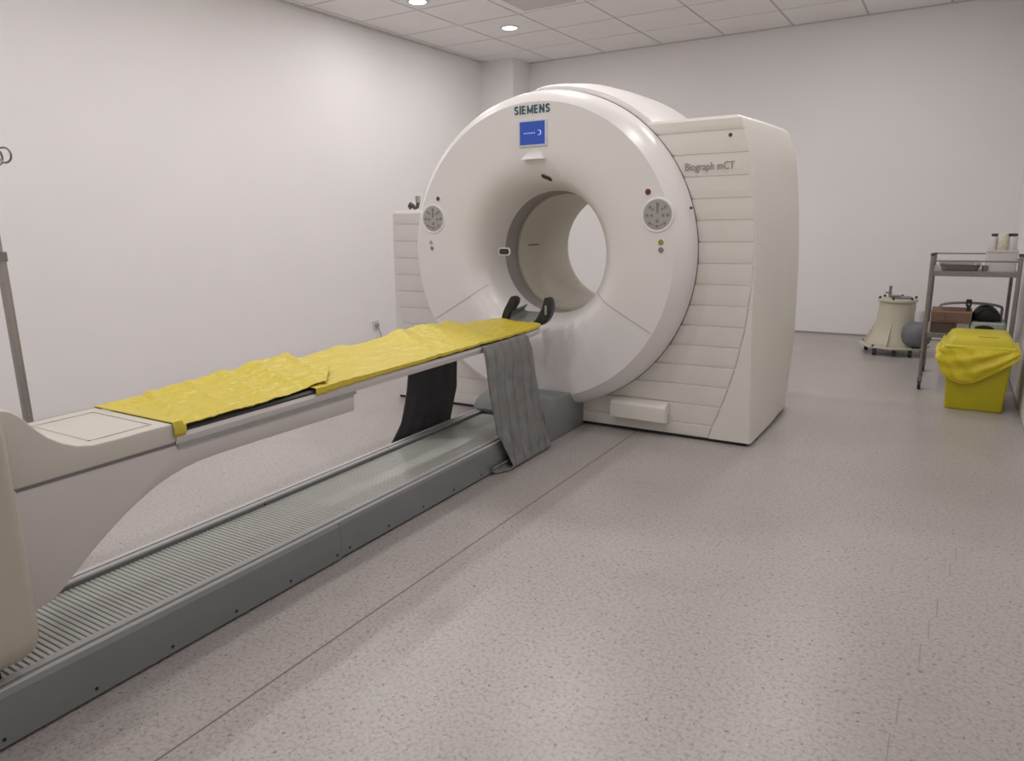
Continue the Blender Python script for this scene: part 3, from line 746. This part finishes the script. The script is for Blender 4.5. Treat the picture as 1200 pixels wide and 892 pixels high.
tag(o, 'body strap hanging on the shadow side of the table behind the rail, shade put into its colour', 'strap', 'body straps hanging from the patient table')

# drip stand beyond the table foot
px, py = -3.30, 1.445
D = thing('drip_stand', 'thin steel drip stand pole rising behind the table pedestal at the left picture edge', 'drip stand', (px, py, 0))
bm = B(); tube(bm, [(px, py, .10), (px, py, 1.33)], .0185, 16); new_obj('lower_pole', bm, M['steel'], D, smooth=.6)
bm = B(); tube(bm, [(px, py, 1.30), (px, py, 1.73)], .012, 14); new_obj('upper_pole', bm, M['steel'], D, smooth=.6)
bm = B(); tube(bm, [(px, py, 1.312), (px, py, 1.35)], .024, 16); new_obj('clamp_collar', bm, M['steel_d'], D, smooth=.5)
hx, hy, hz = px + .035, py - .01, 1.70
bm = B()
d = Vector((.855, .518, 0)); 
pts = [Vector((px, py, 1.725)), Vector((px, py, 1.745)) + d * .03, Vector((px, py, 1.752)) + d * .075]
for k in range(13):
    a = R_(80 - 300 * k / 12)
    pts.append(Vector((px, py, 1.724)) + d * (.085 + .026 * cos(a)) + Vector((0, 0, .029 * sin(a))))
tube(bm, pts, .0042, 8); new_obj('bag_hook', bm, M['steel_d'], D, smooth=.8)
for dd in (Vector((-.518, .855, 0)), Vector((-.855, -.518, 0)), Vector((.518, -.855, 0))):
    if dd.y < -.6: continue
    bm = B(); pts = [Vector((px, py, 1.725)), Vector((px, py, 1.745)) + dd * .03, Vector((px, py, 1.752)) + dd * .075]
    for k in range(13):
        a = R_(80 - 300 * k / 12); pts.append(Vector((px, py, 1.724)) + dd * (.085 + .026 * cos(a)) + Vector((0, 0, .029 * sin(a))))
    tube(bm, pts, .0042, 8); new_obj('bag_hook', bm, M['steel_d'], D, smooth=.8)
bm = B(); tube(bm, [(px, py, .09), (px, py, .15)], .028, 16); new_obj('hub', bm, M['steel_d'], D, smooth=.5)
for k in range(5):
    a = R_(36 + 72 * k + 54); ex, ey = px + .11 * cos(a), py + .11 * sin(a)
    if ex > -2.74: ex = -2.76
    bm = B(); tube(bm, [(px, py, .115), ((px + ex) / 2, (py + ey) / 2, .10), (ex, ey, .065)], .011, 10)
    lg = new_obj('leg', bm, M['steel'], D, smooth=.6)
    bm = B(); tube(bm, [(ex - .011, ey, .03), (ex + .011, ey, .03)], .03, 16); new_obj('caster', bm, M['rubber'], lg, smooth=.5)

# wall socket with plug, far left wall
o = new_obj('wall_socket', box(B(), XL, XL + .012, 6.43, 6.53, .17, .27), M['white'], bevel=.003)
tag(o, 'small white wall socket low on the left wall, left of the scanner', 'socket')
bm = B(); tube(bm, [(XL + .012, 6.48, .22), (XL + .05, 6.48, .22)], .022, 12); pg = new_obj('plug', bm, M['grey_pl'], o, smooth=.5)
bm = B(); tube(bm, [(XL + .045, 6.48, .215), (XL + .055, 6.49, .15), (XL + .05, 6.53, .05), (XL + .06, 6.58, .008)], .006, 8); new_obj('power_cord', bm, M['grey_pl'], pg, smooth=.6)

# ================================================================ TROLLEY
tx0, tx1, ty0, ty1 = -.147, .437, 6.75, 7.55
W = thing('instrument_trolley', 'steel two-tier hospital trolley on casters by the right wall', 'trolley', (.15, 7.1, 0))
for x, y in ((tx0, ty0), (tx1, ty0), (tx0, ty1), (tx1, ty1)):
    bm = B(); tube(bm, [(x, y, .10), (x, y, 1.10 if y == ty0 else 1.075)], .0165 if y == ty0 else .014, 14)
    lg = new_obj('post', bm, M['steel_d'], W, smooth=.6)
    bm = B(); tube(bm, [(x, y, 1.095 - (y > ty0) * .025), (x, y, 1.115 - (y > ty0) * .035)], .018, 14); new_obj('post_cap', bm, M['glass_d'], lg, smooth=.5)
    bm = B(); tube(bm, [(x - .012, y - .015, .036), (x + .012, y - .015, .036)], .036, 18); new_obj('caster', bm, M['rubber'], lg, smooth=.5)
    bm = B(); box(bm, x - .018, x + .018, y - .03, y + .012, .062, .105); new_obj('caster_fork', bm, M['steel_d'], lg, bevel=.004)
bm = B()
for z in (1.085, 1.052):
    pass
for z in (1.055,):
    tube(bm, [(tx0, ty0, z), (tx1, ty0, z)], .007, 8); tube(bm, [(tx0, ty1, z + .02), (tx1, ty1, z + .02)], .006, 8)
    tube(bm, [(tx0, ty0, z), (tx0, ty1, z)], .006, 8); tube(bm, [(tx1, ty0, z), (tx1, ty1, z)], .006, 8)
new_obj('guard_rail', bm, M['steel_d'], W, smooth=.6)
new_obj('top_shelf', box(B(), tx0 + .004, tx1 - .004, ty0 + .004, ty1 - .004, .945, .972), M['steel'], W, bevel=.003)
new_obj('lower_shelf', box(B(), tx0 + .004, tx1 - .004, ty0 + .004, ty1 - .004, .445, .465), M['steel'], W, bevel=.003)
for z0, z1 in ((.935, .975), (.435, .477)):
    new_obj('shelf_edge', box(B(), tx0 + .004, tx1 - .004, ty0 - .006, ty0 + .006, z0, z1), M['steel_d'], W, bevel=.002)
# steel tray on the top shelf
def tray_loops(x0, x1, y0, y1, z0, h, flare=.02):
    o_ = [rrect(x0, x1, y0, y1, .03), rrect(x0 - flare, x1 + flare, y0 - flare, y1 + flare, .035), rrect(x0 - flare - .008, x1 + flare + .008, y0 - flare - .008, y1 + flare + .008, .04), rrect(x0 - flare + .004, x1 + flare - .004, y0 - flare + .004, y1 + flare - .004, .033), rrect(x0 + .004, x1 - .004, y0 + .004, y1 - .004, .028)]
    zz = [z0, z0 + h - .004, z0 + h, z0 + h - .002, z0 + .004]
    return [[(x, y, z) for x, y in l] for l, z in zip(o_, zz)]
o = new_obj('instrument_tray', loft(B(), tray_loops(-.075, .165, 6.84, 7.12, .973, .050)), M['steel_d'], smooth=.5)
tag(o, 'shallow steel instrument tray on the top shelf of the trolley', 'tray')
o = new_obj('steel_cup', lathe(B(), [(0, 0), (.018, 0), (.022, .045), (.019, .045), (.016, .004), (0, .004)], (.215, 6.86, .972), 'z', 20), M['steel_d'], smooth=.5)
tag(o, 'small dark steel cup beside the instrument tray on the trolley', 'cup')
# white organiser box with jars
bm = B(); zb = .9725
x0, x1, y0, y1 = .225, .418, 6.86, 7.25
loft(bm, [[(x, y, z) for x, y in rrect(a[0], a[1], a[2], a[3], .012)] for a, z in (((x0, x1, y0, y1), zb), ((x0 - .004, x1 + .004, y0 - .004, y1 + .004), zb + .145), ((x0 - .010, x1 + .008, y0 - .010, y1 + .010), zb + .15), ((x0 - .010, x1 + .008, y0 - .010, y1 + .010), zb + .163), ((x0 + .002, x1 - .002, y0 + .002, y1 - .002), zb + .163), ((x0 + .006, x1 - .006, y0 + .006, y1 - .006), zb + .14))])
o = new_obj('plastic_box', bm, M['white'], smooth=.4)
tag(o, 'white plastic box on the top shelf of the trolley carrying jars and gauze', 'box')
zt = zb + .1405
def jar(x, y, r, h, lidc, label, grp='jars on the white trolley box', body='white'):
    t = thing('jar', label, 'jar', (x, y, zt), grp)
    bm = B(); lathe(bm, [(0, 0), (r * .95, 0), (r, .006), (r, h * .8), (r * .85, h * .86), (0, h * .86)], (x, y, zt), 'z', 24); new_obj('jar_body', bm, M[body], t, smooth=.6)
    bm = B(); lathe(bm, [(0, h * .85), (r * .92, h * .85), (r * .94, h * .98), (r * .88, h), (0, h)], (x, y, zt), 'z', 24); new_obj('lid', bm, M[lidc], t, smooth=.6)
jar(.257, 6.96, .024, .150, 'glass_d', 'small white jar with dark lid, leftmost on the white trolley box')
jar(.378, 6.95, .034, .150, 'glass_d', 'wide white jar with dark lid, right of the cream gauze roll')
bm = B(); lathe(bm, [(0, 0), (.030, 0), (.034, .03), (.036, .08), (.034, .13), (.02, .152), (0, .154)], (.318, 6.94, zt), 'z', 28)
for v in bm.verts:
    a = math.atan2(v.co.y - 6.94, v.co.x - .318); s_ = 1 + .05 * sin(9 * a)
    v.co.x = .318 + (v.co.x - .318) * s_; v.co.y = 6.94 + (v.co.y - 6.94) * s_
o = new_obj('gauze_roll', bm, M['cotton'], smooth=.9); tag(o, 'cream cotton gauze roll standing between two jars on the white trolley box', 'gauze')
# lower shelf goods
zl = .4655
def carton(name, a, mt, label, cat='box', bevel=.003):
    o = new_obj(name, box(B(), *a), mt, bevel=bevel); tag(o, label, cat); return o
o = carton('cardboard_box', (-.115, .068, 6.86, 7.15, zl, zl + .084), M['card_d'], 'dark brown cardboard box on the lower shelf of the trolley, bottom of the stack')
o2 = carton('cardboard_box', (-.118, .168, 6.85, 7.15, zl + .085, zl + .18), M['card'], 'long reddish brown cardboard box on top of the darker box on the trolley')
bm = B(); box(bm, -.02, -.012, 6.8485, 6.851, zl + .11, zl + .16); box(bm, -.075, .10, 6.8485, 6.851, zl + .098, zl + .101); new_obj('printed_mark', bm, M['card_d'], o2)
new_obj('tape', box(B(), -.119, .169, 6.849, 6.852, zl + .166, zl + .181), mat('packing_tape', (.33, .21, .14), .4, noise=.04), o2)
o = carton('carton', (.074, .155, 6.87, 7.13, zl, zl + .085), M['white'], 'small white carton right of the dark brown box on the trolley')
bm = B()
for k, x in enumerate((.088, .104, .120, .136)): box(bm, x, x + .006, 6.868, 6.8715, zl + .03, zl + .062)
new_obj('printed_mark', bm, M['grey_let'], o)
# white dispenser with dark opening
DT = new_obj('tissue_dispenser', loft(B(), [[(x, y, z) for x, y in rrect(.163 + i, .405 - i, 6.85 + i, 7.2 - i, .03)] for z, i in ((zl, .004), (zl + .006, 0), (zl + .088, 0), (zl + .098, .008))]), M['greygreen'], smooth=.6)
tag(DT, 'pale dispenser box with dark oval opening under the black bag on the trolley', 'dispenser')
bm = B(); lathe(bm, [(0, -.004), (.062, -.004), (.066, 0), (.066, .006), (0, .006)], (.262, 6.850, zl + .052), 'y', 28)
for v in bm.verts: v.co.z = zl + .052 + (v.co.z - zl - .052) * .36
new_obj('oval_opening', bm, M['black'], DT, smooth=.5)
# black soft bag
bm = B()
loops = []
for k in range(13):
    u = k / 12; x = .172 + .20 * u; s_ = math.sin(PI * min(max(u * .94 + .03, 0), 1)) ** .35
    hh = .068 * s_ * (1.0 - .35 * max(0, u - .55) / .45); dd = .10 * s_
    loops.append([(x, 6.98 + dd * math.copysign(abs(cos(a)) ** .6, cos(a)), zl + .10 + hh + hh * math.copysign(abs(sin(a)) ** .6, sin(a)) + .001) for a in [2 * PI * q / 20 for q in range(20)]])
BG = new_obj('equipment_bag', loft(bm, loops), M['foam'], smooth=1.0)
tag(BG, 'black rounded equipment bag on the lower shelf of the trolley', 'bag')
bm = B(); tube(bm, [(.19, 6.885, zl + .16), (.23, 6.87, zl + .205), (.29, 6.87, zl + .215), (.34, 6.885, zl + .185)], .006, 8); new_obj('handle', bm, M['foam'], BG, smooth=.8)
# black upright pressure gauge / post standing on the long box
t = thing('bulb_gauge', 'small black upright gauge standing on the trolley lower shelf between brown box and black bag', 'gauge', (.135, 6.90, zl + .18))
bm = B(); box(bm, .118, .158, 6.89, 6.92, zl + .215, zl + .275); new_obj('gauge_body', bm, M['rubber'], t, bevel=.005)
bm = B(); box(bm, .126, .152, 6.895, 6.915, zl + .181, zl + .216); new_obj('gauge_stem', bm, M['foam'], t, bevel=.003)
bm = B(); disc_y(bm, .139, 6.8875, zl + .236, .009, .004, 16); new_obj('gauge_face', bm, M['grey_pl'], t, smooth=.5)
bm = B(); pts = []
for k in range(29):
    a = PI * k / 28; pts.append((.14 + .235 * -cos(a) * .95 + .02, 7.22 - .06 * sin(a), zl + .172 + .048 * sin(a) ** .8))
tube(bm, pts, .011, 10); pts2 = [(pts[0][0], pts[0][1], zl + .012), pts[0]]; tube(bm, pts2, .011, 10); tube(bm, [(pts[-1][0], pts[-1][1], zl + .012), pts[-1]], .011, 10)
o = new_obj('cable_hoop', bm, M['grey_pl'], smooth=.8); tag(o, 'blue-grey bent hose arching behind the boxes on the trolley lower shelf', 'hose')

# ================================================================ YELLOW WASTE BIN
K = thing('waste_bin', 'yellow clinical waste bin with a bag folded over its rim beside the right wall', 'bin', (.228, 6.33, 0))
def tz(z): return z / .45
loops = []
for z in (0.0, .01, .25, .46):
    k = tz(z); i = .006 if z == 0 else 0
    loops.append([(x, y, z) for x, y in rrect(.046 - .024 * k + i, .406 + .026 * k - i, 6.14 - .02 * k + i, 6.56 + .02 * k - i, .02)])
new_obj('bin_body', loft(B(), loops), M['bin'], K, smooth=.5)
loops = []
for z, i in ((.455, -.022), (.478, -.026), (.485, -.018), (.489, .0), (.51, .006), (.545, .028), (.556, .05), (.559, .09)):
    loops.append([(x, y, z) for x, y in rrect(.012 + i, .432 - i if i > 0 else .44 - i * .4, 6.11 + i, 6.58 - i, .035)])
ld_ = new_obj('bin_lid', loft(B(), loops), M['binlid'], K, smooth=.6)
new_obj('lid_label', box(B(), .21, .33, 6.145, 6.16, .5405, .553), M['red_lab'], ld_, bevel=.002)
def bag(u, v):       # u around the front from left back to right back, v down
    # perimeter path
    path = [(-.012, 6.42), (-.016, 6.12), (.0, 6.095), (.15, 6.088), (.30, 6.088), (.425, 6.092), (.447, 6.115), (.447, 6.42)]
    ds = [0]
    for a, b in zip(path, path[1:]): ds.append(ds[-1] + math.hypot(b[0] - a[0], b[1] - a[1]))
    s_ = u * ds[-1]; k = 0
    while k < len(ds) - 2 and s_ > ds[k + 1]: k += 1
    f = (s_ - ds[k]) / (ds[k + 1] - ds[k]); x = path[k][0] + (path[k + 1][0] - path[k][0]) * f; y = path[k][1] + (path[k + 1][1] - path[k][1]) * f
    uf = (x + .012) / .47
    low = lerp_tab([(0, .33), (.05, .27), (.12, .235), (.28, .205), (.45, .215), (.6, .26), (.78, .315), (.9, .37), (1, .42)], uf)
    if y > 6.13: low += (y - 6.12) * .25
    ztop = .478; z = ztop + (low - ztop) * v
    swell = (sin(PI * min(1, v * 1.02)) ** .7) * .020 + .010 * v
    cxm, cym = .225, 6.33
    d = Vector((x - cxm, (y - cym) * .6, 0)).normalized()
    w = .010 * sin(14 * v + 9 * uf) * sin(PI * v) + .012 * nz(x * 14, z * 14, y * 8) + .006 * sin(22 * (v * .5 + (uf - .6) ** 2 * 2))
    if v > .9: swell -= .022 * (v - .9) / .1
    off = swell + w * min(1, v * 4); off = max(off, .002)
    return (min(x + d.x * off, .470), max(y + d.y * off, 6.045), z)
grid_sheet('bin_bag', bag, 110, 40, M['bag'], K, thick=.003)

# ================================================================ CREAM LEAD DRUM ON CASTERS
dx, dy = -.455, 8.42
Q = thing('shielded_drum', 'cream flared drum container on a castered base near the back wall', 'drum container', (dx, dy, 0))
bm = B(); lathe(bm, [(0, .095), (.262, .095), (.262, .103), (.238, .15), (.205, .24), (.180, .34), (.168, .53), (.168, .54), (.0, .54)], (dx, dy, 0), 'z', 48); new_obj('drum_body', bm, M['drum'], Q, smooth=.6)
bm = B(); lathe(bm, [(0, .538), (.182, .538), (.186, .545), (.186, .562), (.18, .570), (0, .572)], (dx, dy, 0), 'z', 48); lidq = new_obj('drum_lid', bm, M['drum'], Q, smooth=.5)
bm = B(); lathe(bm, [(0, .571), (.10, .571), (.10, .582), (.09, .588), (0, .588)], (dx + .03, dy, 0), 'z', 36); new_obj('lid_plate', bm, M['steel_d'], lidq, smooth=.5)
bm = B(); lathe(bm, [(0, .075), (.325, .075), (.335, .08), (.335, .092), (.325, .097), (0, .097)], (dx, dy, 0), 'z', 8); new_obj('base_plate', bm, M['drum'], Q, smooth=.3)
bm = B(); tube(bm, [(dx - .075, dy - .05, .585), (dx - .075, dy - .05, .70)], .014, 12); tube(bm, [(dx - .12, dy - .05, .63), (dx - .06, dy - .05, .63)], .009, 10); tube(bm, [(dx - .075, dy - .05, .60), (dx + .03, dy - .08, .60)], .011, 10)
new_obj('valve_handle', bm, M['steel_d'], lidq, smooth=.6)
for a in range(6):
    aa = R_(200 + 60 * a); x, y = dx + .172 * cos(aa), dy + .172 * sin(aa)
    bm = B(); tube(bm, [(x, y, .560), (x, y, .592)], .012, 10); new_obj('clamp_knob', bm, M['glass_d'], lidq, smooth=.6)
for a in range(4):
    aa = R_(-100 + 90 * a)
    c_, s_ = cos(aa), sin(aa)
    bm = B(); loops = []
    for r, z0, z1 in ((.17, .098, .36), (.22, .098, .25), (.29, .098, .12)):
        loops.append([(dx + r * c_ - .006 * s_, dy + r * s_ + .006 * c_, z0), (dx + r * c_ + .006 * s_, dy + r * s_ - .006 * c_, z0), (dx + r * c_ + .006 * s_, dy + r * s_ - .006 * c_, z1), (dx + r * c_ - .006 * s_, dy + r * s_ + .006 * c_, z1)])
    new_obj('gusset', loft(bm, loops), M['drum'], Q)
for a in range(5):
    aa = R_(-135 + 72 * a + 10); x, y = dx + .275 * cos(aa), dy + .275 * sin(aa)
    bm = B(); tube(bm, [(x - .017, y, .036), (x + .017, y, .036)], .036, 18); cs = new_obj('caster', bm, M['rubber'], Q, smooth=.5)
    bm = B(); box(bm, x - .02, x + .02, y - .02, y + .02, .055, .078); new_obj('caster_fork', bm, M['steel_d'], cs, bevel=.004)
    x, y = dx + .305 * cos(aa), dy + .305 * sin(aa)
    bm = B(); tube(bm, [(x, y, .095), (x, y, .112)], .012, 10); new_obj('bolt', bm, M['glass_d'], Q, smooth=.5)
# grey round-bellied housing bolted on the drum's side
bm = B(); lathe(bm, [(0, .0), (.09, .004), (.125, .04), (.138, .09), (.140, .13), (.130, .18), (.10, .225), (.05, .245), (0, .248)], (dx + .205, dy - .17, .113), 'z', 40)
tk = new_obj('pump_housing', bm, M['ball'], Q, smooth=.8); tk['label'] = 'dark grey rounded housing'
bm = B(); lathe(bm, [(0, .0), (.045, .0), (.045, .10), (.038, .12), (0, .125)], (dx + .215, dy - .15, .35), 'z', 24); new_obj('housing_neck', bm, M['white'], tk, smooth=.6)
